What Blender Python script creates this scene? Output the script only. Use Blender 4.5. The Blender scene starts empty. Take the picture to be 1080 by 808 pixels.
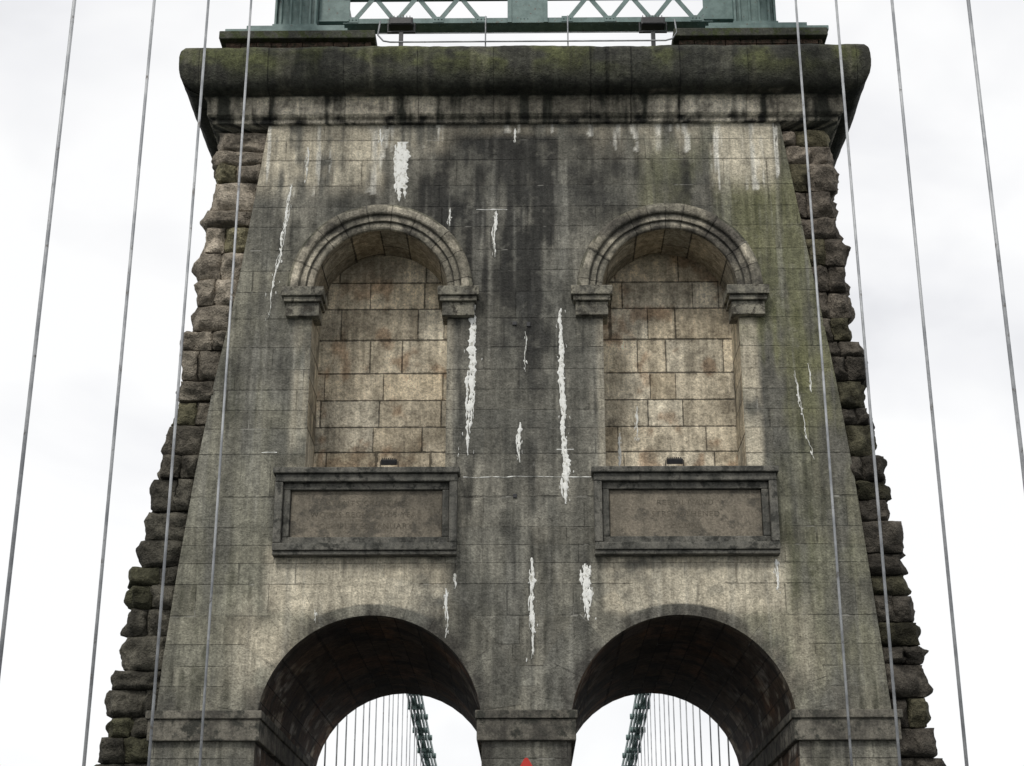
import bpy, bmesh, math, random
import numpy as np
from mathutils import Vector, Matrix, noise as mn
random.seed(7); rng=np.random.RandomState(11)
S=bpy.context.scene
S.view_settings.view_transform='Standard'; S.view_settings.look='None'; S.view_settings.exposure=0
COLL=S.collection

# ---------------------------------------------------------------- helpers
def lerp(a,b,t): return a+(b-a)*t
def sst(a,b,x):
    t=np.clip((x-a)/(b-a),0,1); return t*t*(3-2*t)
TAB=rng.rand(256,256)
def vn(x,y):
    xi=np.floor(x).astype(int); yi=np.floor(y).astype(int)
    fx=x-xi; fy=y-yi; fx=fx*fx*(3-2*fx); fy=fy*fy*(3-2*fy)
    g=lambda i,j:TAB[(xi+i)%256,(yi+j)%256]
    return (g(0,0)*(1-fx)+g(1,0)*fx)*(1-fy)+(g(0,1)*(1-fx)+g(1,1)*fx)*fy
def fbm(x,y,o=4):
    s=0;a=.5;t=0
    for k in range(o):
        s=s+a*vn(x+17.3*k,y+9.1*k); t+=a; a*=.55; x=x*2.03; y=y*2.03
    return s/t
def box(v,a,b,s): return sst(a-s,a+s,v)*(1-sst(b-s,b+s,v))

def empty(name):
    e=bpy.data.objects.new(name,None); COLL.objects.link(e); return e
def link(name,me,mat,parent=None):
    o=bpy.data.objects.new(name,me); COLL.objects.link(o)
    if mat: me.materials.append(mat)
    if parent: o.parent=parent
    return o

def grids(name,gs,mat,parent,smooth=False):
    V=[];F=[];U=[];C=[];off=0
    for g in gs:
        P=g['P'];nu,nv=P.shape[:2]
        V.append(P.reshape(-1,3)); U.append(g['UV'].reshape(-1,2)); C.append(np.broadcast_to(g['C'],P.shape).reshape(-1,3))
        i=np.arange(nu*nv).reshape(nu,nv)+off
        q=np.stack([i[:-1,:-1],i[1:,:-1],i[1:,1:],i[:-1,1:]],-1).reshape(-1,4)
        if g.get('flip'): q=q[:,::-1]
        F.append(q); off+=nu*nv
    V=np.concatenate(V);F=np.concatenate(F);U=np.concatenate(U);C=np.concatenate(C)
    me=bpy.data.meshes.new(name)
    me.vertices.add(len(V)); me.vertices.foreach_set('co',V.astype(np.float32).ravel())
    me.loops.add(F.size); me.loops.foreach_set('vertex_index',F.astype(np.int32).ravel())
    me.polygons.add(len(F)); me.polygons.foreach_set('loop_start',np.arange(0,F.size,4,dtype=np.int32))
    me.polygons.foreach_set('use_smooth',np.full(len(F),smooth))
    a=me.attributes.new('muv','FLOAT_VECTOR','POINT'); a.data.foreach_set('vector',np.c_[U,np.zeros(len(U))].astype(np.float32).ravel())
    a=me.attributes.new('Col','FLOAT_COLOR','POINT'); a.data.foreach_set('color',np.c_[C,np.ones(len(C))].astype(np.float32).ravel())
    me.update(calc_edges=True); me.validate()
    return link(name,me,mat,parent)

def bm_box(bm,x0,x1,y0,y1,z0,z1,bev=0.01):
    r=bmesh.ops.create_cube(bm,size=1)
    for v in r['verts']:
        v.co=Vector(((x0+x1)/2+v.co.x*(x1-x0),(y0+y1)/2+v.co.y*(y1-y0),(z0+z1)/2+v.co.z*(z1-z0)))
    if bev>0:
        es={e for v in r['verts'] for e in v.link_edges}
        bmesh.ops.bevel(bm,geom=list(es),offset=bev,segments=2,affect='EDGES',profile=.6)
def bm_bar(bm,p0,p1,r,n=8,w=None):
    """round bar (w None) or rectangular bar r x w between two points"""
    p0=Vector(p0);p1=Vector(p1);d=p1-p0;L=d.length
    M=Matrix.Translation((p0+p1)/2)@d.to_track_quat('Z','Y').to_matrix().to_4x4()
    if w is None:
        bmesh.ops.create_cone(bm,cap_ends=True,segments=n,radius1=r,radius2=r,depth=L,matrix=M)
    else:
        bmesh.ops.create_cube(bm,size=1,matrix=M@Matrix.Diagonal((r,w,L,1)))
def bm_obj(name,bm,mat,parent=None,smooth=False):
    me=bpy.data.meshes.new(name); bm.to_mesh(me); bm.free()
    if smooth:
        for p in me.polygons: p.use_smooth=True
    return link(name,me,mat,parent)
def boxes(name,lst,mat,parent,bev=0.01):
    bm=bmesh.new()
    for b in lst: bm_box(bm,*b[:6],bev=bev)
    return bm_obj(name,bm,mat,parent)

# ---------------------------------------------------------------- node helpers
class NT:
    def __init__(s,name):
        s.m=bpy.data.materials.new(name); s.m.use_nodes=True; s.t=s.m.node_tree; s.t.nodes.clear()
        s.out=s.n('ShaderNodeOutputMaterial'); s.b=s.n('ShaderNodeBsdfPrincipled'); s.l(s.b.outputs[0],s.out.inputs[0])
    def n(s,t,**k):
        x=s.t.nodes.new(t)
        for a,v in k.items(): setattr(x,a,v)
        return x
    def l(s,a,b): s.t.links.new(a,b)
    def put(s,sock,v):
        if hasattr(v,'links') or isinstance(v,bpy.types.NodeSocket): s.l(v,sock)
        else: sock.default_value=v
    def M(s,op,a,b=None,c=None,clamp=False):
        x=s.n('ShaderNodeMath',operation=op,use_clamp=clamp); s.put(x.inputs[0],a)
        if b is not None: s.put(x.inputs[1],b)
        if c is not None: s.put(x.inputs[2],c)
        return x.outputs[0]
    def ramp(s,v,a,b,c=0.,d=1.):
        x=s.n('ShaderNodeMapRange',interpolation_type='SMOOTHSTEP'); s.put(x.inputs[0],v)
        for i,q in enumerate((a,b,c,d)): x.inputs[i+1].default_value=q
        return x.outputs[0]
    def mix(s,f,a,b,mode='MIX'):
        x=s.n('ShaderNodeMix',data_type='RGBA',blend_type=mode); s.put(x.inputs[0],f)
        for k,v in ((6,a),(7,b)):
            if isinstance(v,tuple): v=(*v,1) if len(v)==3 else v
            s.put(x.inputs[k],v)
        return x.outputs[2]
    def scale(s,col,f):
        x=s.n('ShaderNodeVectorMath',operation='SCALE'); s.put(x.inputs[0],col); s.put(x.inputs['Scale'],f); return x.outputs[0]
    def noise(s,vec,sc,det=4,rough=.6,dim='3D',dist=0):
        x=s.n('ShaderNodeTexNoise',noise_dimensions=dim)
        if dim=='1D': s.put(x.inputs['W'],vec)
        else: s.put(x.inputs['Vector'],vec)
        x.inputs['Scale'].default_value=sc; x.inputs['Detail'].default_value=det; x.inputs['Roughness'].default_value=rough; x.inputs['Distortion'].default_value=dist
        return x.outputs[0]
    def map(s,vec,sc):
        x=s.n('ShaderNodeMapping'); s.put(x.inputs[0],vec); x.inputs['Scale'].default_value=sc; return x.outputs[0]
    def bump(s,h,st,dist):
        x=s.n('ShaderNodeBump'); x.inputs['Strength'].default_value=st; x.inputs['Distance'].default_value=dist; s.l(h,x.inputs['Height']); s.l(x.outputs[0],s.b.inputs['Normal'])

def masonry(name,h,w,joint=.009,js=.75,var=.4,bd=.02,mort=.35,vwarp=.14,seed=0.,vis=.5,vmin=.12,colvar=.12,jb=.6,lime=.5,clean=0.,warm=(1.18,1.0,.76)):
    t=NT(name); oc=t.n('ShaderNodeTexCoord').outputs['Object']
    at=t.n('ShaderNodeAttribute',attribute_name='muv'); sp=t.n('ShaderNodeSeparateXYZ'); t.l(at.outputs['Vector'],sp.inputs[0])
    u,v=sp.outputs[0],sp.outputs[1]
    v1=t.M('ADD',t.M('MULTIPLY_ADD',t.noise(v,.9,0,0,'1D'),vwarp*4,v),seed)
    vr=t.M('DIVIDE',v1,h); row=t.M('FLOOR',vr); fv=t.M('FRACT',vr)
    wn=t.n('ShaderNodeTexWhiteNoise',noise_dimensions='1D'); t.l(row,wn.inputs['W'])
    un=t.noise(t.M('MULTIPLY_ADD',row,13.7,u),1.1,0,0,'1D')
    u1=t.M('MULTIPLY_ADD',un,w*1.3,t.M('MULTIPLY_ADD',wn.outputs['Value'],w*3,u))
    ur=t.M('DIVIDE',u1,w); col=t.M('FLOOR',ur); fu=t.M('FRACT',ur)
    du=t.M('MULTIPLY',t.M('MINIMUM',fu,t.M('SUBTRACT',1.,fu)),w)
    dv=t.M('MULTIPLY',t.M('MINIMUM',fv,t.M('SUBTRACT',1.,fv)),h)
    d=t.M('MINIMUM',du,dv)
    jn=t.noise(oc,13,2,.65)
    d=t.M('MULTIPLY_ADD',t.M('SUBTRACT',jn,.5),joint*1.8,d)
    mo=t.ramp(d,joint*.45,joint*1.35,1.,0.)
    cb=t.n('ShaderNodeCombineXYZ'); t.l(row,cb.inputs[0]); t.l(col,cb.inputs[1])
    w2=t.n('ShaderNodeTexWhiteNoise',noise_dimensions='2D'); t.l(cb.outputs[0],w2.inputs['Vector'])
    br=w2.outputs['Value']
    ac=t.n('ShaderNodeAttribute',attribute_name='Col').outputs['Color']
    big=t.noise(oc,2.3,4,.68); fine=t.noise(oc,38,2,.75); stv=t.noise(t.map(oc,(10,10,.7)),1.,4,.68)
    f=t.M('MULTIPLY',t.M('MULTIPLY_ADD',br,var,1-var/2),t.M('MULTIPLY_ADD',fine,1.8,.1))
    f=t.M('MULTIPLY',f,t.M('MULTIPLY_ADD',jn,1.3,.35))
    f=t.M('MULTIPLY',f,t.M('MULTIPLY_ADD',stv,1.8,.1)); f=t.M('MULTIPLY',f,t.M('MULTIPLY_ADD',big,1.4,.3))
    c=t.scale(ac,f)
    c=t.mix(t.M('MULTIPLY',t.M('FRACT',t.M('MULTIPLY',br,7.31)),colvar),c,t.mix(1.,c,warm,'MULTIPLY'))
    pit=t.ramp(fine,.63,.72)
    c=t.mix(t.M('MULTIPLY',pit,.35),c,t.scale(c,.3))
    jg=t.ramp(big,vis-.1,vis+.1,vmin,1.)
    if clean>0:
        ln=t.n('ShaderNodeVectorMath',operation='LENGTH'); t.l(ac,ln.inputs[0])
        jg=t.M('MAXIMUM',jg,t.ramp(ln.outputs['Value'],.34,.6,0.,clean))
    c=t.mix(t.M('MULTIPLY',t.M('MULTIPLY',mo,jg),js),c,t.scale(c,mort))
    if lime>0:
        lj=t.M('MULTIPLY',mo,t.ramp(t.noise(oc,2.1,3,.6),.60,.66))
        c=t.mix(t.M('MULTIPLY',lj,lime),c,(.42,.41,.37))
    t.l(c,t.b.inputs['Base Color']); t.b.inputs['Roughness'].default_value=.86
    t.b.inputs['Specular IOR Level'].default_value=.3
    hh=t.M('MULTIPLY_ADD',t.M('MULTIPLY',mo,jg),-jb,t.M('MULTIPLY',br,.4)); hh=t.M('MULTIPLY_ADD',fine,.7,hh); hh=t.M('MULTIPLY_ADD',jn,.9,hh)
    t.bump(hh,.85,bd)
    return t.m

def stone(name,c1,c2,c3=None,sc=3.,bd=.015,rough=.9,c3thr=.55,streak=True):
    t=NT(name); oc=t.n('ShaderNodeTexCoord').outputs['Object']
    a=t.noise(oc,sc,4,.65); b=t.noise(t.map(oc,(7,7,.8)) if streak else oc,1.2 if streak else sc*2,4,.65); fine=t.noise(oc,38,3,.75)
    c=t.mix(t.ramp(t.M('ADD',a,t.M('MULTIPLY',b,.6)),.6,1.0),c1,c2)
    if c3: c=t.mix(t.ramp(t.noise(oc,sc*1.7,4,.7),c3thr-.06,c3thr+.08),c,c3)
    c=t.scale(c,t.M('MULTIPLY_ADD',fine,1.7,.15))
    t.l(c,t.b.inputs['Base Color']); t.b.inputs['Roughness'].default_value=rough; t.b.inputs['Specular IOR Level'].default_value=.25
    t.bump(t.M('MULTIPLY_ADD',a,1.,fine),.8,bd)
    return t.m

def rough_rock(name):
    t=NT(name); oc=t.n('ShaderNodeTexCoord').outputs['Object']
    ac=t.n('ShaderNodeAttribute',attribute_name='Col').outputs['Color']
    a=t.noise(oc,6,4,.7); fine=t.noise(oc,30,3,.75); m=t.ramp(t.noise(oc,3.2,4,.7),.47,.6)
    c=t.scale(ac,t.M('MULTIPLY',t.M('MULTIPLY_ADD',a,2.2,.0),t.M('MULTIPLY_ADD',fine,1.8,.1)))
    c=t.mix(t.M('MULTIPLY',m,.65),c,t.scale(c,.28))
    t.l(c,t.b.inputs['Base Color']); t.b.inputs['Roughness'].default_value=.92; t.b.inputs['Specular IOR Level'].default_value=.2
    t.bump(t.M('MULTIPLY_ADD',a,2.,fine),1.,.05)
    return t.m

def paint(name,c1,c2,rust=(.12,.06,.03),rough=.5,metal=0.,thr=.62,sc=7):
    t=NT(name); oc=t.n('ShaderNodeTexCoord').outputs['Object']
    c=t.mix(t.ramp(t.noise(oc,sc,4,.65),.35,.65),c1,c2)
    c=t.mix(t.ramp(t.noise(oc,sc*2.2,4,.7),thr,thr+.08),c,rust)
    t.l(c,t.b.inputs['Base Color']); t.b.inputs['Roughness'].default_value=rough; t.b.inputs['Metallic'].default_value=metal
    t.bump(t.noise(oc,40,3),.3,.004)
    return t.m

MW=masonry('ashlar_stone',.335,.92,joint=.0075,js=.62,var=.24,clean=.75,vmin=.06)
MN=masonry('niche_stone',.43,.72,joint=.012,js=.9,var=.45,mort=.22,vwarp=.10,seed=.13,vis=.3,vmin=.6,colvar=.5,lime=.15,warm=(1.12,.98,.80))
MB=masonry('vault_stone',.30,.62,joint=.010,js=.8,var=.8,seed=.1,vis=.4,vmin=.5,colvar=.8,lime=.3)
MV=masonry('voussoir_stone',3.0,.36,joint=.008,js=.85,var=.35,vwarp=0,seed=.5,vis=.45,vmin=.5)
MVF=masonry('fan_voussoir_stone',3.0,.40,joint=.007,js=.55,var=.2,vwarp=0,seed=.5,vis=.55,vmin=.06,jb=.3,clean=.3)
MC=masonry('cornice_stone',9.0,1.15,joint=.009,js=.8,var=.2,vwarp=0,seed=4.5,vis=.3,bd=.03,lime=.0)
MR=rough_rock('rock_faced_stone')
MIM=stone('impost_stone',(.075,.07,.06),(.21,.195,.16),(.05,.05,.042))
MPF=stone('panel_frame_stone',(.085,.084,.075),(.18,.172,.148),(.05,.05,.044),sc=4)
MPI=stone('panel_stone',(.16,.142,.112),(.25,.218,.17),(.115,.104,.085),sc=2.2)
MMO=stone('mossy_stone',(.05,.052,.043),(.10,.10,.08),(.055,.065,.03),sc=5,c3thr=.52)
MRB=stone('brick_course',(.07,.05,.04),(.16,.11,.08),(.05,.05,.035),sc=8,streak=False)
t=NT('lime_deposit'); oc=t.n('ShaderNodeTexCoord').outputs['Object']
c=t.mix(t.ramp(t.noise(oc,22,4,.7),.34,.48),(.5,.49,.43),(.9,.9,.86)); t.l(c,t.b.inputs['Base Color']); t.b.inputs['Roughness'].default_value=.85
t.bump(t.noise(oc,45,3,.7),.6,.008); ML=t.m
MG=paint('green_steel_paint',(.105,.165,.155),(.165,.24,.225),rust=(.10,.06,.04),thr=.62)
MGD=paint('dark_green_steel',(.03,.05,.045),(.055,.085,.075),thr=.6)
MH=paint('galvanised_rod',(.24,.25,.265),(.45,.46,.47),rust=(.16,.15,.14),rough=.5,metal=.2,thr=.6,sc=3)
MBK=paint('black_housing',(.015,.015,.017),(.03,.03,.032),rust=(.05,.045,.04),rough=.4)
MRED=paint('sign_red',(.5,.02,.015),(.58,.03,.02),rust=(.4,.05,.04),rough=.4)
MWH=paint('sign_white',(.75,.75,.73),(.8,.8,.78),rust=(.6,.6,.55),rough=.4)
MASP=stone('asphalt',(.04,.04,.042),(.06,.06,.06),sc=5,bd=.006,streak=False)
MPAV=stone('paving',(.18,.175,.16),(.26,.25,.23),sc=4,bd=.004,streak=False)
MLN=paint('road_paint',(.7,.7,.68),(.8,.8,.78),rust=(.3,.3,.3),thr=.6)
t=NT('water_surface'); oc=t.n('ShaderNodeTexCoord').outputs['Object']
t.b.inputs['Base Color'].default_value=(.03,.045,.045,1); t.b.inputs['Roughness'].default_value=.12
t.bump(t.noise(oc,.6,4,.6),.5,.3); MWA=t.m

# ---------------------------------------------------------------- tower geometry data (metres, deck at z=0, front face y=0)
CX=1.91; RA=1.37; ZA=4.60; NC=1.93; RN=.90; ZN=10.36; ZB=7.84; ZT=12.95; DEP=5.6; ND=.80
zz=[-30,0,4.2,5.4,6.55,7.8,9.1,10.45,12.9,14]
XIL=[6.9,4.9,4.53,4.47,4.37,4.24,4.07,3.85,3.56,3.45]
XIR=[6.9,4.8,4.46,4.38,4.29,4.19,4.05,3.87,3.54,3.44]
XOL=[8.,5.55,5.22,5.12,5.01,4.82,4.62,4.48,4.30,4.28]
XOR=[8.,5.40,5.03,4.92,4.81,4.67,4.51,4.38,4.28,4.27]
def xi(s,z): return np.interp(z,zz,XIL if s<0 else XIR)
def xo(s,z): return np.interp(z,zz,XOL if s<0 else XOR)

def cmix(a,b,m): return a*(1-m[...,None])+b*m[...,None]
def C3(*a): return np.array(a,float)
def wallcol(x,z):
    n=fbm(x*1.3+5,z*1.3+40); n2=fbm(x*3.1+50,z*3.1+11); st=fbm(x*5.5+30,z*.45+3); st2=fbm(x*13+80,z*.8+60); ax=np.abs(x)
    c=np.broadcast_to(C3(.136,.133,.114),x.shape+(3,)).copy()
    c=cmix(c,C3(.25,.24,.203),sst(.42,.64,.5*n+.5*st))
    c=cmix(c,C3(.07,.069,.061),sst(.5,.70,.4*n2+.6*st2)*.85)
    # olive algae
    g=box(x,1.5,4.4,.5)*box(z,8.5,12.6,.7)*1.0+box(x,-4.6,-2.4,.5)*box(z,5,11,1)*.25+box(z,3,7,1)*.1+box(x,2.7,4.4,.3)*box(z,5,9,1)*.5
    c=cmix(c,C3(.13,.134,.062),np.clip(g*sst(.35,.60,.5*st+.5*n),0,1)*.75)
    # soot/black run-off
    b=box(x,-1.3,.45,.35)*sst(8.2,11.8,z)*1.0+box(x,-.35,.5,.3)*sst(6,9,z)*.4+box(x,.55,1.6,.25)*box(z,11.4,13.2,.4)*.6\
      +box(x,2.0,2.55,.15)*box(z,11.6,13.2,.4)*.75+box(x,-2.6,-.3,.5)*box(z,11.2,12.2,.3)*.45+box(x,-3.5,-2.6,.3)*box(z,10.6,11.6,.4)*.35
    c=cmix(c,C3(.031,.031,.029),np.clip(b*sst(.30,.6,.6*st+.4*n2)*1.3,0,.92))
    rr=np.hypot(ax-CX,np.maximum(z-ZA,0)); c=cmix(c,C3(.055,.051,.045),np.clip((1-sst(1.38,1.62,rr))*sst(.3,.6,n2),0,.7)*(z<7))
    # clean sandstone
    k=box(x,-3.75,-1.95,.12)*sst(11.65,12.15,z)*1.15+box(x,-1.95,-1.1,.3)*sst(12.3,12.7,z)*.85+box(x,2.55,3.45,.12)*sst(11.7,12.3,z)*1.2\
      +box(x,1.0,2.6,.3)*sst(12.2,12.8,z)*.6+box(x,-.9,.9,.3)*sst(12.65,12.8,z)*.3
    k=k*sst(.3,.52,.65*st+.35*n2)
    up=box(ax,1.0,3.25,.12)*box(z,6.0,6.85,.12)*sst(.25,.5,.5*n2+.5*n)*.97*(rr>1.5)
    jb=box(ax,2.82,3.05,.05)*box(z,7.8,9.98,.1)*np.where(x>0,.9,.5)*sst(.3,.55,n2*.6+st2*.4)+box(ax,.95,1.04,.04)*box(z,7.8,9.98,.1)*.4
    sp=box(ax,2.9,3.6,.25)*box(z,5.1,6.1,.35)*np.where(x<0,.75,.45)*sst(.36,.56,n*.5+n2*.5)
    c=cmix(c,C3(.51,.465,.365),np.clip(np.maximum(np.maximum(k,up),np.maximum(jb,sp)),0,.93))
    wl=sst(.58,.70,st2)*box(z,11.6,12.95,.3)*(k>.2)
    c=cmix(c,C3(.75,.74,.68),np.clip(wl,0,1)*.7)
    pr_=sst(.64,.76,fbm(x*9+11,z*.35+77))*.35*box(z,5,12.5,1.)
    c=cmix(c,C3(.30,.295,.26),pr_)
    fl=sst(.7,.76,fbm(x*7,z*7,3))*.15; c=cmix(c,C3(.34,.33,.28),fl)
    return c

def patch(x0,x1,zl,zh,Y,dx,dz,colf,arc=None,flip=False,xs=None):
    if xs is None:
        if arc: th=np.linspace(math.pi,0,max(16,int(2*arc[1]/dx*1.3))); xs=arc[0]+arc[1]*np.cos(th)
        else: xs=np.linspace(x0,x1,max(2,int(abs(x1-x0)/dx)+1))
    lo=np.array([zl(x) if callable(zl) else zl for x in xs]); hi=np.array([zh(x) if callable(zh) else zh for x in xs])
    nv=max(2,int((hi-lo).max()/dz)+1); t=np.linspace(0,1,nv)[None]
    Z=lo[:,None]*(1-t)+hi[:,None]*t; X=np.broadcast_to(xs[:,None],Z.shape)
    return dict(P=np.stack([X,np.full(Z.shape,Y),Z],-1),UV=np.stack([X+20,Z+40],-1),C=colf(X,Z),flip=flip)
def outerpatch(s,Y,dx,dz,colf,z0,z1,flip=False):
    Z0=np.linspace(z0,z1,int((z1-z0)/dz)+1); a=np.linspace(0,1,int(1.3/dx)+2)[:,None]
    xe=xi(s,Z0)[None]; X=s*((CX+RA)*(1-a)+xe*a); Z=np.broadcast_to(Z0[None],X.shape)
    return dict(P=np.stack([X,np.full(Z.shape,Y),Z],-1),UV=np.stack([X+20,Z+40],-1),C=colf(X,Z),flip=flip!=(s<0))

tower=empty('bridge_tower')
IN=CX-RA; OUT=CX+RA
def arch_top(c,r,z0): return lambda x: z0+math.sqrt(max(0,r*r-(x-c)**2))
def facade(Y,d,colf,niche,flip,name):
    G=[patch(-IN,IN,-.0,ZT,Y,d,d,colf,flip=flip)]
    for s in (-1,1):
        c=s*CX
        zb=ZB if niche else ZT
        G.append(patch(c-RA,c+RA,arch_top(c,RA,ZA),zb,Y,d,d,colf,arc=(c,RA),flip=flip))
        if niche:
            q=sorted([s*IN,s*(NC-RN)]); G.append(patch(q[0],q[1],ZB,ZT,Y,d,d,colf,flip=flip))
            q=sorted([s*(NC+RN),s*OUT]); G.append(patch(q[0],q[1],ZB,ZT,Y,d,d,colf,flip=flip))
            G.append(patch(0,1.8,arch_top(s*NC,RN,ZN),ZT,Y,d,d,colf,arc=(s*NC,RN),flip=flip))
        G.append(outerpatch(s,Y,d,d,colf,0,ZT,flip))
        G.append(outerpatch(s,Y,.3,1,colf,-30,0,flip))
    G.append(patch(-OUT,OUT,-30,-.001,Y,.5,1,colf,flip=flip))
    return grids(name,G,MW,tower)
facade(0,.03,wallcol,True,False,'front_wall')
facade(DEP,.15,wallcol,False,True,'rear_wall')

# returns of smooth pilaster, flank core
G=[]
for s in (-1,1):
    Z0=np.linspace(-30,ZT,500)
    for (y0,y1) in ((0,.4),(DEP-.4,DEP)):
        Z=np.broadcast_to(Z0,(5,500)); Y=np.linspace(y0,y1,5)[:,None]+Z*0; X=s*xi(s,Z); G.append(dict(P=np.stack([X,Y,Z],-1),UV=np.stack([Y,Z+40],-1),C=C3(.12,.115,.09)*np.ones(X.shape+(3,))))
    Z0=np.linspace(-30,ZT,80); Z=np.broadcast_to(Z0,(4,80)); Y=np.linspace(.3,DEP-.3,4)[:,None]+Z*0; X=s*(xo(s,Z)-.22)
    G.append(dict(P=np.stack([X,Y,Z],-1),UV=np.stack([Y,Z+40],-1),C=C3(.04,.038,.03)*np.ones(X.shape+(3,))))
    for yy in (.3,DEP-.3):
        a=np.linspace(0,1,3)[:,None]; Z=np.broadcast_to(Z0,(3,80)); X=s*((xi(s,Z)-.1)*(1-a)+(xo(s,Z)-.22)*a)
        G.append(dict(P=np.stack([X,X*0+yy,Z],-1),UV=np.stack([X,Z+40],-1),C=C3(.04,.038,.03)*np.ones(X.shape+(3,))))
grids('pilaster_returns',G,MW,tower)

# arch vaults
G=[]
for s in (-1,1):
    c=s*CX; pts=[(c+RA,z) for z in np.linspace(0,ZA,60)]+[(c+RA*math.cos(a),ZA+RA*math.sin(a)) for a in np.linspace(0,math.pi,90)[1:-1]]+[(c-RA,z) for z in np.linspace(ZA,0,60)]
    pts=np.array(pts); L=np.r_[0,np.cumsum(np.hypot(*np.diff(pts,axis=0).T))]
    ny=110; Y=np.linspace(0,DEP,ny)
    X=np.broadcast_to(pts[:,0,None],(len(pts),ny)); Z=np.broadcast_to(pts[:,1,None],X.shape); YY=np.broadcast_to(Y,X.shape); LL=np.broadcast_to(L[:,None],X.shape)
    n=fbm(YY*1.1+3+s*9,LL*1.6+8); n2=fbm(YY*4+3,LL*4+8+s*5)
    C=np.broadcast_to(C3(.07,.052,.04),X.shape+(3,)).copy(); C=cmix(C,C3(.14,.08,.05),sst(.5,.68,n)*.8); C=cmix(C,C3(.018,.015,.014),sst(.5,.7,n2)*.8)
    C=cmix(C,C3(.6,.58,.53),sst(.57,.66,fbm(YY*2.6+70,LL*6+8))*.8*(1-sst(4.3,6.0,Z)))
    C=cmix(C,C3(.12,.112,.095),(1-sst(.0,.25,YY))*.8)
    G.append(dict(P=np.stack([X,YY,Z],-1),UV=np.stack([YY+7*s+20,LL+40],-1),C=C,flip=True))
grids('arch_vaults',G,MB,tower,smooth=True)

# arch voussoir rings (fan joints), 3 mm proud
G=[]
for s in (-1,1):
    th=np.linspace(0.0,math.pi,140)[:,None]; r=np.linspace(RA,1.86,20)[None]
    X=s*CX+r*np.cos(th); Z=ZA+r*np.sin(th); U=th*1.75+r*0
    G.append(dict(P=np.stack([X,X*0-.003,Z],-1),UV=np.stack([U+9+s,r+th*0],-1),C=wallcol(X,Z),flip=False))
grids('arch_voussoirs',G,MVF,tower)

# niches: reveals + back walls + moulded archivolts
GR=[];GB=[];GA=[]
for s in (-1,1):
    c=s*NC
    pts=[(c+RN,z) for z in np.linspace(ZB,ZN,50)]+[(c+RN*math.cos(a),ZN+RN*math.sin(a)) for a in np.linspace(0,math.pi,64)[1:-1]]+[(c-RN,z) for z in np.linspace(ZN,ZB,50)]
    pts=np.array(pts); L=np.r_[0,np.cumsum(np.hypot(*np.diff(pts,axis=0).T))]; Y=np.linspace(0,ND,16)
    X=np.broadcast_to(pts[:,0,None],(len(pts),16)); Z=np.broadcast_to(pts[:,1,None],X.shape); YY=np.broadcast_to(Y,X.shape); LL=np.broadcast_to(L[:,None],X.shape)
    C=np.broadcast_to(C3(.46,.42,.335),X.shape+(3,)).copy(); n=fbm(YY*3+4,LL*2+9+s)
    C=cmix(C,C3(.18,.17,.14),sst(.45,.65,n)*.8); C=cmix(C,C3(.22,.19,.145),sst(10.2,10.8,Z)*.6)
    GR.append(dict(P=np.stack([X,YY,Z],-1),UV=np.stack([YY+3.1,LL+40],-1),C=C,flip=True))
    def nb(X,Z,s=s):
        C=np.broadcast_to(C3(.57,.515,.405),X.shape+(3,)).copy(); n=fbm(X*1.5+9,Z*1.5+3); n2=fbm(X*4+1,Z*3+31)
        C=cmix(C,C3(.66,.60,.48),sst(.45,.6,n)*.7)
        C=cmix(C,C3(.27,.165,.095),sst(.56,.68,fbm(X*3.6+20,Z*2.6+s*7))*.62)
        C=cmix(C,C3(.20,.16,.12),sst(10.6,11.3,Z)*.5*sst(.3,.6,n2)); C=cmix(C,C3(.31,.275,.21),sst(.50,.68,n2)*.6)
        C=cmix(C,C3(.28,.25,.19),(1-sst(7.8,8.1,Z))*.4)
        return C
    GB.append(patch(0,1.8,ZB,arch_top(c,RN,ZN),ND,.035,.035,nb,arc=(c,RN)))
    prof=[(.90,0.0),(.90,-.05),(.93,-.07),(.985,-.072),(.992,-.105),(1.0,-.108),(1.075,-.11),(1.083,-.145),(1.10,-.165),(1.18,-.17),(1.22,-.15),(1.235,-.10),(1.235,0)]
    pr=[]
    for a,b in zip(prof[:-1],prof[1:]):
        for k in range(3): pr.append((lerp(a[0],b[0],k/3),lerp(a[1],b[1],k/3)))
    pr.append(prof[-1]); pr=np.array(pr)
    th=np.linspace(0,math.pi,150)[:,None]; r=pr[None,:,0]+th*0; yy=pr[None,:,1]+th*0; th=th+r*0
    j=(fbm(th*9+s*4,r*9)-.5)*.012
    X=c+(r+j)*np.cos(th); Z=ZN+(r+j)*np.sin(th)
    C=np.broadcast_to(C3(.22,.205,.165),X.shape+(3,)).copy(); n=fbm(X*4+7,Z*4+2); C=cmix(C,C3(.42,.385,.31),sst(.46,.58,n)*.8); C=cmix(C,C3(.06,.056,.05),sst(.50,.68,fbm(X*2.6+7,Z*2.6+50))*.85)
    C=cmix(C,C3(.03,.03,.026),(np.abs(r-.99)<.008)*.7+(np.abs(r-1.08)<.008)*.6)
    C=cmix(C,C3(.05,.055,.035),np.clip((r>1.19)*sst(.35,.6,n),0,1)*.7)
    GA.append(dict(P=np.stack([X,yy,Z],-1),UV=np.stack([th*1.1+9+s,r*0+.2],-1),C=C))
grids('niche_reveals',GR,MN,tower); grids('niche_back_walls',GB,MN,tower); grids('niche_archivolts',GA,MV,tower,smooth=True)

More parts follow.
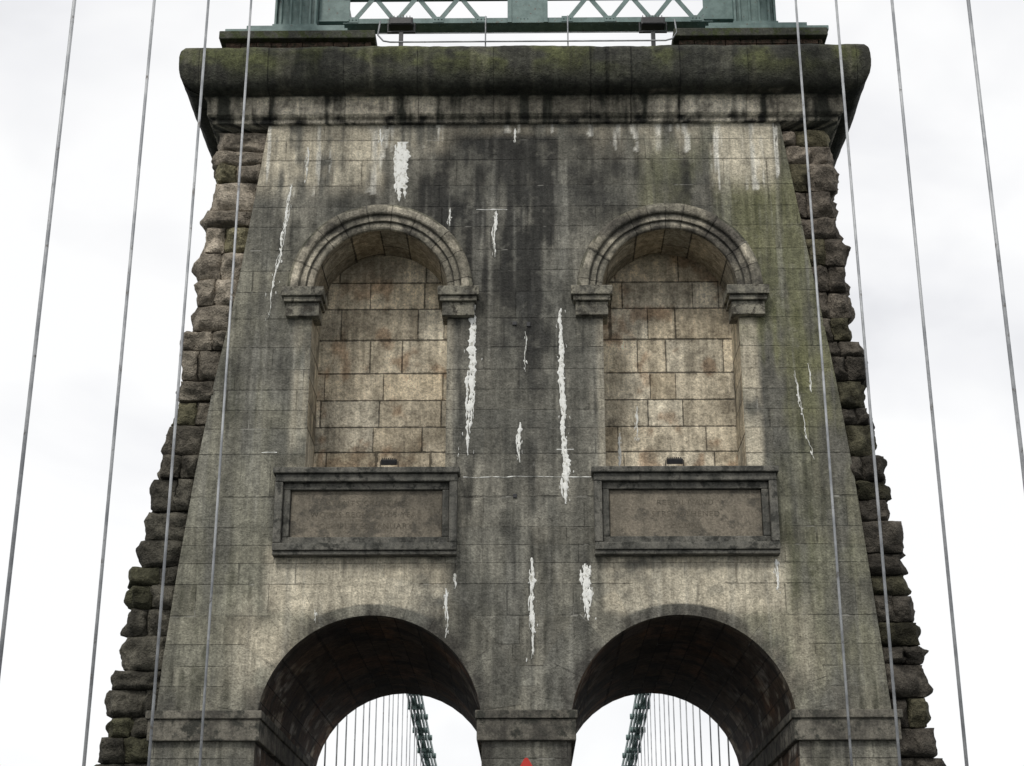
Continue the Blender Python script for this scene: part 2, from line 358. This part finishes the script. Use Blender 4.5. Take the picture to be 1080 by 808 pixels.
# niche imposts (cap + block)
L=[]
for s in (-1,1):
    for (a,b) in ((2.70,3.20),(.64,1.13)):
        x0,x1=sorted((s*a,s*b))
        L+= [(x0-.03,x1+.03,-.19,.30,10.23,10.36),(x0,x1,-.15,.28,10.16,10.227),(x0+.03,x1-.03,-.10,.26,9.97,10.157)]
boxes('niche_imposts',L,stone('niche_impost_stone',(.11,.105,.09),(.31,.29,.23),(.06,.055,.045),sc=5),tower,.012)

# inscribed panels
L=[];PI=[]
for s in (-1,1):
    c=s*2.02; w=1.155; z0,z1=6.76,7.76
    L+=[(c-w-.03,c+w+.03,-.22,.02,z1,z1+.075),(c-w,c+w,-.14,.02,z0-.05,z0+.0)]
    L+=[(c-w,c+w,-.17,.02,z1-.10,z1-.003),(c-w,c+w,-.17,.02,z0+.003,z0+.10),(c-w,c-w+.10,-.168,.02,z0+.103,z1-.103),(c+w-.10,c+w,-.168,.02,z0+.103,z1-.103)]
    a=.103; b=.19
    L+=[(c-w+a,c+w-a,-.10,.02,z1-b,z1-a),(c-w+a,c+w-a,-.10,.02,z0+a,z0+b),(c-w+a,c-w+b,-.098,.02,z0+b+.002,z1-b-.002),(c+w-b,c+w-a,-.098,.02,z0+b+.002,z1-b-.002)]
    PI.append((c-w+.195,c+w-.195,-.045,.02,z0+.195,z1-.195))
boxes('panel_frames',L,MPF,tower,.014); boxes('panel_slabs',PI,MPI,tower,.006)
minsc=stone('inscription_cut',(.12,.106,.082),(.19,.165,.128),(.09,.082,.066),sc=2.2)
for s,txts in ((-1,("STRAITS CROSSING","WORKS BEGUN THIS YEAR","COMPLETED JANUARY")),(1,("REBUILT AND","STRENGTHENED","MCMXL"))):
    for k,tx in enumerate(txts):
        cu=bpy.data.curves.new('inscription','FONT'); cu.body=tx; cu.size=.10; cu.align_x='CENTER'; cu.extrude=.001; cu.space_character=1.2; cu.resolution_u=3
        o=bpy.data.objects.new('inscription_line',cu); COLL.objects.link(o); o.rotation_euler=(math.pi/2,0,0); o.location=(s*2.02,-.0465,7.37-.15*k); cu.materials.append(minsc); o.parent=tower

# springing imposts
L=[]
zi0,zi1=4.43,4.79
def sb(a,b,*r):
    x0,x1=sorted((s*a,s*b)); return (x0,x1)+r
for s in (-1,1):
    xe=float(xi(s,4.6))
    L+=[sb(3.20,xe+.10,-.10,.35,zi1-.10,zi1),sb(3.22,xe+.07,-.07,.33,zi0,zi1-.103)]
    L+=[sb(3.20,3.35,.352,DEP+.1,zi1-.10,zi1),sb(3.22,3.35,.335,DEP+.07,zi0,zi1-.103)]
L+=[(-.62,.62,-.10,DEP+.1,zi1-.10,zi1),(-.60,.60,-.07,DEP+.07,zi0,zi1-.103)]
boxes('springing_imposts',L,MIM,tower,.014)

# rock-faced flanks
V=[];F=[];C=[]
def rock(x0,x1,y0,y1,z0,z1,k,base,amp=.095,bul=.07):
    cx,cy,cz=(x0+x1)/2,(y0+y1)/2,(z0+z1)/2; h=((x1-x0)/2,(y1-y0)/2,(z1-z0)/2)
    ox,oy,oz=random.uniform(0,90),random.uniform(0,90),random.uniform(0,90)
    tilt=[random.uniform(-.5,.5) for _ in range(4)]
    for ax in range(3):
        for sg in (-1,1):
            b=len(V)
            for i in range(k+1):
                for j in range(k+1):
                    a=-1+2*i/k; c_=-1+2*j/k
                    q=[0,0,0]; q[ax]=sg; q[(ax+1)%3]=a; q[(ax+2)%3]=c_
                    e=[1-abs(t)**5 for t in q]
                    bl=[bul*e[1]*e[2],bul*e[0]*e[2],bul*.25*e[0]*e[1]]
                    p=[h[m]*q[m]+bl[m]*q[m]*(1+tilt[0]*q[2]+tilt[1]*q[(m+1)%2]) for m in range(3)]
                    w=Vector((cx+p[0]+ox,cy+p[1]+oy,cz+p[2]+oz))
                    n1=mn.noise_vector(w*4.5); n2=mn.noise_vector(w*12)
                    ed=.4+.6*(e[0] if ax!=0 else 1)*(e[1] if ax!=1 else 1)*(e[2] if ax!=2 else 1)
                    V.append((cx+p[0]+(n1.x*amp+n2.x*amp*.45)*ed,cy+p[1]+(n1.y*amp+n2.y*amp*.45)*ed,cz+p[2]+(n1.z*amp*.4+n2.z*amp*.2)*ed))
                    f_=1+.5*n1.z
                    C.append((base[0]*f_,base[1]*f_,base[2]*f_))
            for i in range(k):
                for j in range(k):
                    f=(b+i*(k+1)+j,b+(i+1)*(k+1)+j,b+(i+1)*(k+1)+j+1,b+i*(k+1)+j+1)
                    F.append(f if sg>0 else f[::-1])
for s in (-1,1):
    z=-1.5
    while z<12.72:
        hh=random.uniform(.22,.44); z1=min(z+hh,12.84)
        if 12.84-z1<.15: z1=12.84
        zm=(z+z1)/2; vis=z>3.6
        X0=float(xi(s,zm))-.02; X1=float(xo(s,zm))-.06+random.uniform(-.07,.06)
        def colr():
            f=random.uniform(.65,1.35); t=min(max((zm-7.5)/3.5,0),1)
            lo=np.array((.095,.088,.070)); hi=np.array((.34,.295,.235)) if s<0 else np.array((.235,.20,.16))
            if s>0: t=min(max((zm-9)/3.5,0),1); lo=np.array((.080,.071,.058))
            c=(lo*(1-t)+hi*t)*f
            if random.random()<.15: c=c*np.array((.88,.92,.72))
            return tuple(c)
        for (ya,sgn) in ((.09,1),(DEP-.09,-1)):
            kk=10 if (sgn>0 and vis) else 3
            cor=random.uniform(.45,.9); ya2=ya+sgn*random.uniform(-.03,.04)
            y0,y1=sorted((ya2,ya+sgn*cor))
            g=random.uniform(.004,.014)
            if random.random()<.55:
                m=lerp(X0,X1,random.uniform(.3,.6)); xs=[(X0,m),(m,X1)]
            else: xs=[(X0,X1)]
            for (a,b) in xs:
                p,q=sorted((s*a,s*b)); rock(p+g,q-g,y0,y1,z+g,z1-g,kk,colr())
            if sgn>0: ys=y1
            else: ye=y0
        y=ys
        while y<ye-.05:
            l=min(random.uniform(.5,1.0),ye-y)
            if ye-(y+l)<.25: l=ye-y
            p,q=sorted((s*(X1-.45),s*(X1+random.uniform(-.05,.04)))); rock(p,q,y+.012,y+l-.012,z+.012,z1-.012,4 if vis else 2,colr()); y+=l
        z=z1
me=bpy.data.meshes.new('rock_faced_flanks'); me.from_pydata(V,[],F)
a=me.attributes.new('Col','FLOAT_COLOR','POINT'); a.data.foreach_set('color',np.c_[np.array(C),np.ones(len(C))].astype(np.float32).ravel())
for p in me.polygons: p.use_smooth=True
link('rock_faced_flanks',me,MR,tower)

# cornice swept round the tower
CO=.06
prof=[(-.3,12.83),(.05,12.83),(.055,12.90),(.095,12.905),(.10,12.93),(.12,12.935),(.125,13.16),(.16,13.17),(.17,13.20),(.30,13.205),(.36,13.22),(.415,13.27),(.455,13.35),(.475,13.45),(.48,13.55),(.475,13.66),(.46,13.76),(.42,13.83),(.36,13.86),(.20,13.875),(-.6,13.88),(-4.5,13.9)]
prof=[(a,b+CO) for a,b in prof]
pr=[]
for a,b in zip(prof[:-1],prof[1:]):
    n=max(1,int(math.hypot(a[0]-b[0],a[1]-b[1])/.03)) if a[0]>-.3 and b[0]>-.3 else 1
    for k in range(n): pr.append((lerp(a[0],b[0],k/n),lerp(a[1],b[1],k/n)))
pr.append(prof[-1]); pr=np.array(pr); PL=np.r_[0,np.cumsum(np.hypot(*np.diff(pr,axis=0).T))]
HW=4.29
def side(p0,p1,nrm,n):
    t=np.linspace(0,1,n)[:,None]; o=pr[None,:,0]+t*0; Z=pr[None,:,1]+t*0
    d=np.array(p1)-np.array(p0); Lh=np.hypot(*d); d=d/Lh
    e=np.clip(o,-2.6,None)
    s_=-e+(Lh+2*e)*t
    jz=(fbm(s_*3+p0[0]*3,Z*5+p0[1])-.5)*.05; jo=np.where(o>.13,jz,0)
    X=p0[0]+d[0]*s_+nrm[0]*(e+jo); Y=p0[1]+d[1]*s_+nrm[1]*(e+jo)
    Z=Z+(fbm(s_*2.1+40,o*3+9)-.5)*.05*(o>.15)
    W=X if nrm[0]==0 else Y
    z_=Z-CO
    n1=fbm(W*1.6+3,Z*2+7); st=fbm(W*6+13,Z*.5+2); n2=fbm(W*7,Z*9)
    C=np.broadcast_to(C3(.043,.044,.035),X.shape+(3,)).copy()
    C=cmix(C,C3(.085,.093,.040),sst(.40,.60,n1)*sst(13.25,13.6,z_)*.85)
    C=cmix(C,C3(.15,.145,.11),sst(.56,.70,st)*(z_>13.2)*.35)
    fas=(1-sst(13.17,13.2,z_))
    cl=np.clip(.35+box(W,-3.9,-1.2,.4)*.8+box(W,1.7,3.9,.3)*.7,0,1) if nrm[0]==0 else .4
    C=cmix(C,C3(.58,.53,.43),fas*cl*sst(.34,.50,.7*st+.3*n1))
    C=cmix(C,C3(.022,.022,.02),sst(.55,.7,n2)*.5+(z_<12.92)*.5*sst(.4,.5,n2))
    return dict(P=np.stack([X,Y,Z],-1),UV=np.stack([s_+31,PL[None]*.2+t*0],-1),C=C)
G=[side((-HW,0),(HW,0),(0,-1),420),side((HW,0),(HW,DEP),(1,0),80),side((HW,DEP),(-HW,DEP),(0,1),100),side((-HW,DEP),(-HW,0),(-1,0),80)]
grids('cornice',G,MC,tower,smooth=True)

# plinths above cornice
L=[];LB=[];LS=[]
for s in (-1,1):
    a,b=(-4.32,-2.12) if s<0 else (2.14,4.30)
    x=a
    while x<b-.05:
        l=min(random.uniform(.45,.8),b-x)
        if b-(x+l)<.2: l=b-x
        L.append((x+.004,x+l-.004,.0+random.uniform(-.01,.01),DEP-.1,13.9,14.13)); x+=l
    x=a+.06
    while x<b-.1:
        l=min(.22,b-.06-x); LB.append((x+.005,x+l-.005,.05+random.uniform(0,.012),DEP-.15,14.132,14.20)); LB.append((x+.005,x+l-.005,.045+random.uniform(0,.012),DEP-.15,14.205,14.27)); x+=l
    LS.append((a-.02,b+.0,-.06,DEP-.05,14.272,14.40))
boxes('parapet_plinths',L,MMO,tower,.02); boxes('plinth_brick_courses',LB,MRB,tower,.006); boxes('plinth_cap_slabs',LS,MMO,tower,.015)

# lime deposits
bm=bmesh.new()
def strand(p0,p1,w,Y=0.,depth=.012,blunt=False):
    L=math.hypot(p1[0]-p0[0],p1[1]-p0[1]); n=max(4,int(L/.018)); sd=random.uniform(0,99); prev=None
    for i in range(n+1):
        t=i/n; x=lerp(p0[0],p1[0],t)+.035*mn.noise((t*L*4,sd,0))+.012*mn.noise((t*L*17,sd,4)); z=lerp(p0[1],p1[1],t)
        ww=w*.5*(.55+1.1*abs(mn.noise((z*7,sd+5,0)))+.8*mn.noise((z*28,sd+9,0)))
        if blunt: ww=w*.5*(.9+.25*mn.noise((z*22,sd+5,0)))
        else: ww*=(1-t**3*.8)*(.4+.6*min(1,t*6))
        ww=max(ww,.002); ww2=max(.002,ww*(1+(.25 if blunt else .9)*mn.noise((z*33,sd+19,0))))
        row=[bm.verts.new((x-ww,Y-.002,z)),bm.verts.new((x-ww*.3,Y-depth,z)),bm.verts.new((x+ww2*.4,Y-depth*.9,z)),bm.verts.new((x+ww2,Y-.002,z))]
        if prev:
            for k in range(3): bm.faces.new((prev[k],row[k],row[k+1],prev[k+1]))
        prev=row
def drip(x0,z0,x1,z1,w,n=3,Y=0.):
    L=z0-z1; w*=1.25
    strand((x0,z0),(x1,z1),w*.6,Y)
    for k in range(n):
        a=random.uniform(0,.55); b=random.uniform(a+.15,min(1,a+.55)); o=random.uniform(-.45,.45)*w
        strand((lerp(x0,x1,a)+o,lerp(z0,z1,a)),(lerp(x0,x1,b)+o*.9,lerp(z0,z1,b)),w*random.uniform(.2,.42),Y)
    for k in range(int(3+L*8)):   # spatter flecks
        a=random.random(); o=random.gauss(0,.45)*w; z=lerp(z0,z1,a)
        strand((lerp(x0,x1,a)+o,z),(lerp(x0,x1,a)+o,z-random.uniform(.02,.06)),random.uniform(.008,.02),Y)
strand((-1.71,12.62),(-1.71,11.9),.15,blunt=True); strand((-1.78,12.58),(-1.77,11.84),.06); strand((-1.65,12.5),(-1.65,11.74),.09); strand((-1.73,11.95),(-1.72,11.7),.07)
for d in [(-3.19,11.98,-3.42,9.97,.045,4),(-3.0,12.55,-3.0,12.03,.03,1),(.47,10.1,.51,7.5,.085,6),(-.69,10.17,-.74,8.05,.11,8),
          (.08,6.70,.07,5.42,.065,4),(.74,6.62,.77,5.9,.12,6),(-.99,6.31,-.98,5.72,.05,2),(-.89,6.5,-.89,6.3,.05,1),(-.07,8.5,-.07,7.95,.06,3),(-.39,11.55,-.41,10.85,.05,2),
          (-2.0,12.83,-1.98,12.55,.04,1),(-1.02,11.6,-1.02,11.32,.03,1),(3.13,6.67,3.15,6.25,.06,2),(0,9.77,0,9.2,.02,1),(3.50,9.2,3.68,8.0,.022,1),(-.13,12.82,-.12,12.6,.04,2),(3.7,9.3,3.72,8.9,.02,0),
          (-2.62,6.05,-2.6,5.88,.03,0),(.52,8.1,.5,7.4,.12,3)]:
    drip(*d[:5],n=d[5])
drip(1.25,8.62,1.26,8.05,.06,3,Y=ND); drip(1.5,9.0,1.5,8.5,.04,1,Y=ND)
def hstreak(x0,x1,z,th):
    n=int((x1-x0)/.02); prev=None; sd=random.uniform(0,99)
    for i in range(n+1):
        x=lerp(x0,x1,i/n); w=th*(.3+1.1*abs(mn.noise((x*11,sd,0))+.2)); zz_=z+.012*mn.noise((x*6,sd,3))
        row=[bm.verts.new((x,-.002,zz_+w)),bm.verts.new((x,-.006,zz_)),bm.verts.new((x,-.002,zz_-w))]
        if prev:
            for k in range(2): bm.faces.new((prev[k],prev[k+1],row[k+1],row[k]))
        prev=row
for h in [(-.66,-.24,11.57,.010),(.4,.62,8.13,.013),(-.80,.84,7.76,.006),(-3.4,-3.2,8.1,.006)]: hstreak(*h)
bm_obj('lime_deposits',bm,ML,tower,True)
boxes('wall_sockets',[(-.17,-.11,-.02,.01,9.86,9.91),(.02,.07,-.02,.01,9.84,9.90),(-.16,-.11,-.02,.01,7.48,7.53)],MBK,tower,.004)

# ---------------------------------------------------------------- steel truss on tower top
truss=empty('steel_portal_truss')
bm=bmesh.new(); yt=.22
zb,zt=14.70,15.02; hp=.31
y=yt
bm_box(bm,-2.62,2.72,y,y+.28,zb-.012,zb,0)
bm_box(bm,-2.62,2.72,y+.001,y+.02,zb+.001,zb+.07,0)
bm_box(bm,-2.62,2.72,y+.26,y+.279,zb+.001,zb+.07,0)
bm_box(bm,-2.62,2.72,y,y+.28,zt+.22,zt+.232,0); bm_box(bm,-2.62,2.72,y+.001,y+.02,zt+.10,zt+.219,0)
x=-2.48
while x<2.5:
    if not(-.42<x+hp<.50):
        bm_bar(bm,(x,y+.03,zb+.03),(x+hp,y+.03,zt+.14),.012,w=.065); bm_bar(bm,(x+hp,y+.045,zt+.14),(x+2*hp,y+.045,zb+.03),.012,w=.065)
    bm_box(bm,x-.08,x+.08,y-.008,y-.0005,zb+.0,zb+.09,0)
    for dx in (-.05,0,.05):
        bmesh.ops.create_icosphere(bm,subdivisions=1,radius=.011,matrix=Matrix.Translation((x+dx,y-.011,zb+.045)))
    x+=2*hp
bm_box(bm,-.20,.30,y-.012,y-.0005,zb-.02,zt+.24,0)
for x in (-.24,.28): bm_box(bm,x,x+.06,y-.028,y-.0125,zb-.02,zt+.24,0)
x=-2.55
while x<2.7:
    bmesh.ops.create_icosphere(bm,subdivisions=1,radius=.014,matrix=Matrix.Translation((x,y+.06,zb-.014)))
    bmesh.ops.create_icosphere(bm,subdivisions=1,radius=.014,matrix=Matrix.Translation((x,y+.22,zb-.014))); x+=.11
bm_obj('lattice_girder',bm,MG,truss)
bm=bmesh.new()
for s in (-1,1):
    c=s*3.3+.03
    bm_box(bm,c-.34,c+.30,.05,DEP-.3,14.54,14.58,.004)
    bm_box(bm,c-.32,c-.29,.08,DEP-.4,14.581,15.9,.004); bm_box(bm,c+.25,c+.28,.08,DEP-.4,14.581,15.9,.004)
    bm_box(bm,c-.288,c+.248,.14,.17,14.582,15.9,.004)
    for k in range(4): bm_box(bm,c-.25+.14*k,c-.22+.14*k,.10,.139,14.585,15.9,.003)
    bm_box(bm,c-1.0 if s<0 else c-.75,c+.75 if s<0 else c+1.0,.0,DEP-.2,14.402,14.47,.006)
    bm_box(bm,c-.7,c+.7,.02,DEP-.2,14.472,14.535,.006)
    x0,x1=sorted((c-s*.30,c-s*.74)); bm_box(bm,x0,x1,.24,.27,14.72,15.3,.004)
    bm_box(bm,x0,x1,.2,.5,14.715,14.735,.002)
bm_obj('saddle_frames',bm,MG,truss)
bm=bmesh.new()
for s in (-1,1):
    c=s*3.3+.03
    x0,x1=sorted((c-s*.31,c-s*.62)); bm_box(bm,x0,x1,.52,DEP-.4,14.60,15.6,.01)
bm_obj('saddle_girders',bm,MGD,truss)
bm=bmesh.new(); yr=-.05; zr=14.20
pts=[(-2.05,yr,14.55),(-2.08,yr,14.32),(-2.0,yr,14.22),(-1.9,yr,zr),(2.0,yr,zr),(2.1,yr,14.23),(2.16,yr,14.33),(2.14,yr,14.55)]
for a,b in zip(pts[:-1],pts[1:]): bm_bar(bm,a,b,.012)
for x in (-.55,.62): bm_bar(bm,(x,yr+.03,13.9),(x,yr+.03,14.64),.010)
bm_bar(bm,(-2.1,.12,14.45),(2.14,.12,14.45),.007)
bm_obj('conduit_rail',bm,MH,truss)

def floodlight(loc,tilt,sc=1.,arm=0.):
    e=empty('floodlight'); e.location=loc
    bm=bmesh.new()
    bm_box(bm,-.17,.17,-.10,.08,-.05,.07,.015)
    for k in range(7): bm_box(bm,-.15+.045*k,-.14+.045*k,-.09,.07,.071,.10,.002)
    bm_obj('housing',bm,MBK,e)
    bm=bmesh.new(); bm_box(bm,-.145,.145,-.112,-.101,-.04,.055,.002); bm_obj('lens',bm,MBK,e)
    bm=bmesh.new()
    for s in (-1,1): bm_box(bm,s*.19-.008,s*.19+.008,-.02,.02,-.11,.03,.002)
    bm_box(bm,-.198,.198,-.02,.02,-.13,-.112,.002)
    if arm: bm_box(bm,-.03,.03,-.03,.03,-.13-arm,-.131,.005)
    bm_obj('bracket',bm,MBK,e)
    e.rotation_euler=(tilt,0,0); e.scale=(sc,)*3
    return e
floodlight((-1.75,-.02,14.50),.0,1.0,.28); floodlight((1.83,-.02,14.48),.0,1.0,.28)
floodlight((-1.74,-.12,7.92),.35,.6); floodlight((1.90,-.12,7.92),.35,.6)

# ---------------------------------------------------------------- suspension chains
def chz(d):
    d=d if d<91 else 182-d
    return 15.8-.32*d+.0035*d*d
for s in (-1,1):
    e=empty('suspension_chain'); X=s*3.45
    bm=bmesh.new()
    for far in (0,1):
        seg=2.4; n=int(90/seg)
        for k in range(n):
            d0,d1=k*seg,(k+1)*seg
            y0=(DEP+d0) if far else -d0; y1=(DEP+d1) if far else -d1
            for lv in (0,-.42):
                for dx in (-.16,-.055,.055,.16):
                    bm_bar(bm,(X+dx,y0,chz(d0)+lv),(X+dx,y1,chz(d1)+lv),.03,w=.19)
                bm_bar(bm,(X-.24,y1,chz(d1)+lv),(X+.24,y1,chz(d1)+lv),.09,n=12)
            bm_bar(bm,(X-.03,y1,chz(d1)-.42),(X-.03,y1,chz(d1)),.05,w=.2)
    bm_obj('eyebar_links',bm,MG,e)
    bm_b=bmesh.new(); bm=bmesh.new()
    ys=[-2.3,-4.6,-6.9,-9.1]+[-11.4-2.3*k for k in range(30)]+[DEP+1.2+1.5*k for k in range(56)]
    for i,y in enumerate(ys):
        d=-y if y<0 else y-DEP; zc=chz(d)-.45
        dx=random.uniform(-.02,.02)
        bm_bar(bm,(X+dx,y,-.3),(X+dx,y,zc),.0145,n=12)
        bm_box(bm_b,X-.06,X+.06,y-.06,y+.06,zc-.15,zc+.2,.01); bm_box(bm_b,X-.05,X+.05,y-.05,y+.05,.0,.22,.01)
    bm_obj('suspender_rods',bm,MH,e,True); bm_obj('rod_clamps',bm_b,MG,e)

# ---------------------------------------------------------------- deck, water, railings, sign
def deck_piece(name,lst,mat,parent=None): return boxes(name,lst,mat,parent,0)
deck_piece('road',[(-4.6,4.6,-95,95,-.7,0)],MASP)
fw=empty('footway'); deck_piece('centre_footway',[(-.5,.5,-95,-.12,.002,.13),(-.5,.5,DEP+.12,95,.002,.13)],MPAV,fw)
deck_piece('kerb',[(-.62,-.502,-95,-.12,.002,.14),(.502,.62,-95,-.12,.002,.14)],MPAV,fw)
L=[]
for s in (-1,1):
    for k in range(60):
        y=-93+k*3.1
        if not -1<y<6.5: L.append((s*1.95-.05,s*1.95+.05,y,y+1.2,.004,.008))
deck_piece('road_markings',L,MLN)
for s in (-1,1):
    e=empty('railing'); bm=bmesh.new()
    for (a,b) in ((-95,-.6),(DEP+.6,95)):
        y=a
        while y<b: bm_box(bm,s*4.2-.03,s*4.2+.03,y,y+.05,0,1.3,.004); y+=2.
        for z in (.2,1.25): bm_box(bm,s*4.2-.03,s*4.2+.03,a,b,z,z+.05,.004)
        y=a
        while y<b: bm_bar(bm,(s*4.2,y,.2),(s*4.2,y,1.25),.01,n=5); y+=.2
    bm_obj('rails_and_bars',bm,MG,e)
bm=bmesh.new(); bmesh.ops.create_grid(bm,x_segments=2,y_segments=2,size=5000,matrix=Matrix.Translation((0,0,-30))); bm_obj('water',bm,MWA)

sg=empty('traffic_sign')
def tri(bm,R,y0,y1,cz):
    pts=[]
    for k in range(3):
        a=math.pi/2+k*2*math.pi/3
        cxp,czp=(R-.06)*math.cos(a),(R-.06)*math.sin(a)
        for j in range(7):
            b=a-math.pi/3+j*(2*math.pi/3)/6; pts.append((cxp+.03*math.cos(b),czp+.03*math.sin(b)))
    f=[bm.verts.new((x,y0,cz+z)) for x,z in pts]; g=[bm.verts.new((x,y1,cz+z)) for x,z in pts]
    bm.faces.new(f); bm.faces.new(g[::-1])
    for i in range(len(pts)): bm.faces.new((f[i],g[i],g[(i+1)%len(pts)],f[(i+1)%len(pts)]))
zs=3.75
bm=bmesh.new(); tri(bm,.42,-.70,-.69,zs); bm_obj('red_border',bm,MRED,sg)
bm=bmesh.new(); tri(bm,.31,-.706,-.7005,zs); bm_obj('white_face',bm,MWH,sg)
bm=bmesh.new(); bm_box(bm,-.02,.02,-.711,-.7065,zs-.08,zs+.12,.002); bm_box(bm,-.02,.02,-.711,-.7065,zs-.14,zs-.1,.002); bm_obj('symbol',bm,MBK,sg)
bm=bmesh.new(); bm_bar(bm,(0,-.65,.13),(0,-.65,zs+.25),.038,n=16); bm_obj('post',bm,MH,sg,True)

# ---------------------------------------------------------------- world: overcast
W=bpy.data.worlds.new('World'); S.world=W; W.use_nodes=True; nt=W.node_tree; nt.nodes.clear()
N=nt.nodes.new; out=N('ShaderNodeOutputWorld'); bg=N('ShaderNodeBackground'); nt.links.new(bg.outputs[0],out.inputs[0]); bg.inputs[1].default_value=.1
sky=N('ShaderNodeTexSky'); sky.sky_type='NISHITA'; sky.sun_disc=False; sky.sun_elevation=math.radians(50); sky.sun_rotation=math.radians(200.6)
tc=N('ShaderNodeTexCoord'); mp=N('ShaderNodeMapping'); mp.inputs['Scale'].default_value=(1.6,1.6,3.0); mp.inputs['Location'].default_value=(.35,.1,.2); nt.links.new(tc.outputs['Generated'],mp.inputs[0])
nz=N('ShaderNodeTexNoise'); nz.inputs['Scale'].default_value=2.1; nz.inputs['Detail'].default_value=5; nz.inputs['Roughness'].default_value=.48; nz.inputs['Distortion'].default_value=.3; nt.links.new(mp.outputs[0],nz.inputs['Vector'])
cr=N('ShaderNodeValToRGB'); nt.links.new(nz.outputs[0],cr.inputs[0])
cr.color_ramp.elements[0].position=.33; cr.color_ramp.elements[0].color=(.74,.745,.775,1)
cr.color_ramp.elements[1].position=.54; cr.color_ramp.elements[1].color=(1.02,1.02,1.02,1)
e=cr.color_ramp.elements.new(.43); e.color=(.91,.913,.93,1)
sc=N('ShaderNodeVectorMath'); sc.operation='SCALE'; sc.inputs['Scale'].default_value=10.2; nt.links.new(cr.outputs[0],sc.inputs[0])
mx=N('ShaderNodeMix'); mx.data_type='RGBA'; mx.inputs[0].default_value=.95; nt.links.new(sky.outputs[0],mx.inputs[6]); nt.links.new(sc.outputs[0],mx.inputs[7]); nt.links.new(mx.outputs[2],bg.inputs[0])

sl=bpy.data.lights.new('sun','SUN'); sl.energy=1.5; sl.angle=math.radians(10); sl.color=(1,.97,.91)
so=bpy.data.objects.new('sun',sl); COLL.objects.link(so); so.rotation_euler=Vector((.35,.9,-1.05)).to_track_quat('-Z','Y').to_euler(); so.location=(-10,-30,40)

# ---------------------------------------------------------------- camera
cd=bpy.data.cameras.new('camera'); cd.sensor_width=36; cd.lens=36*1700/1080; cd.clip_end=9000
co=bpy.data.objects.new('camera',cd); COLL.objects.link(co); S.camera=co
phi=math.radians(-.65)
Mx=Matrix.Rotation(-phi,4,'Z')@Matrix.Rotation(math.radians(110.7),4,'X')
co.matrix_world=Matrix.Translation((.05,-19.7,1.6))@Mx
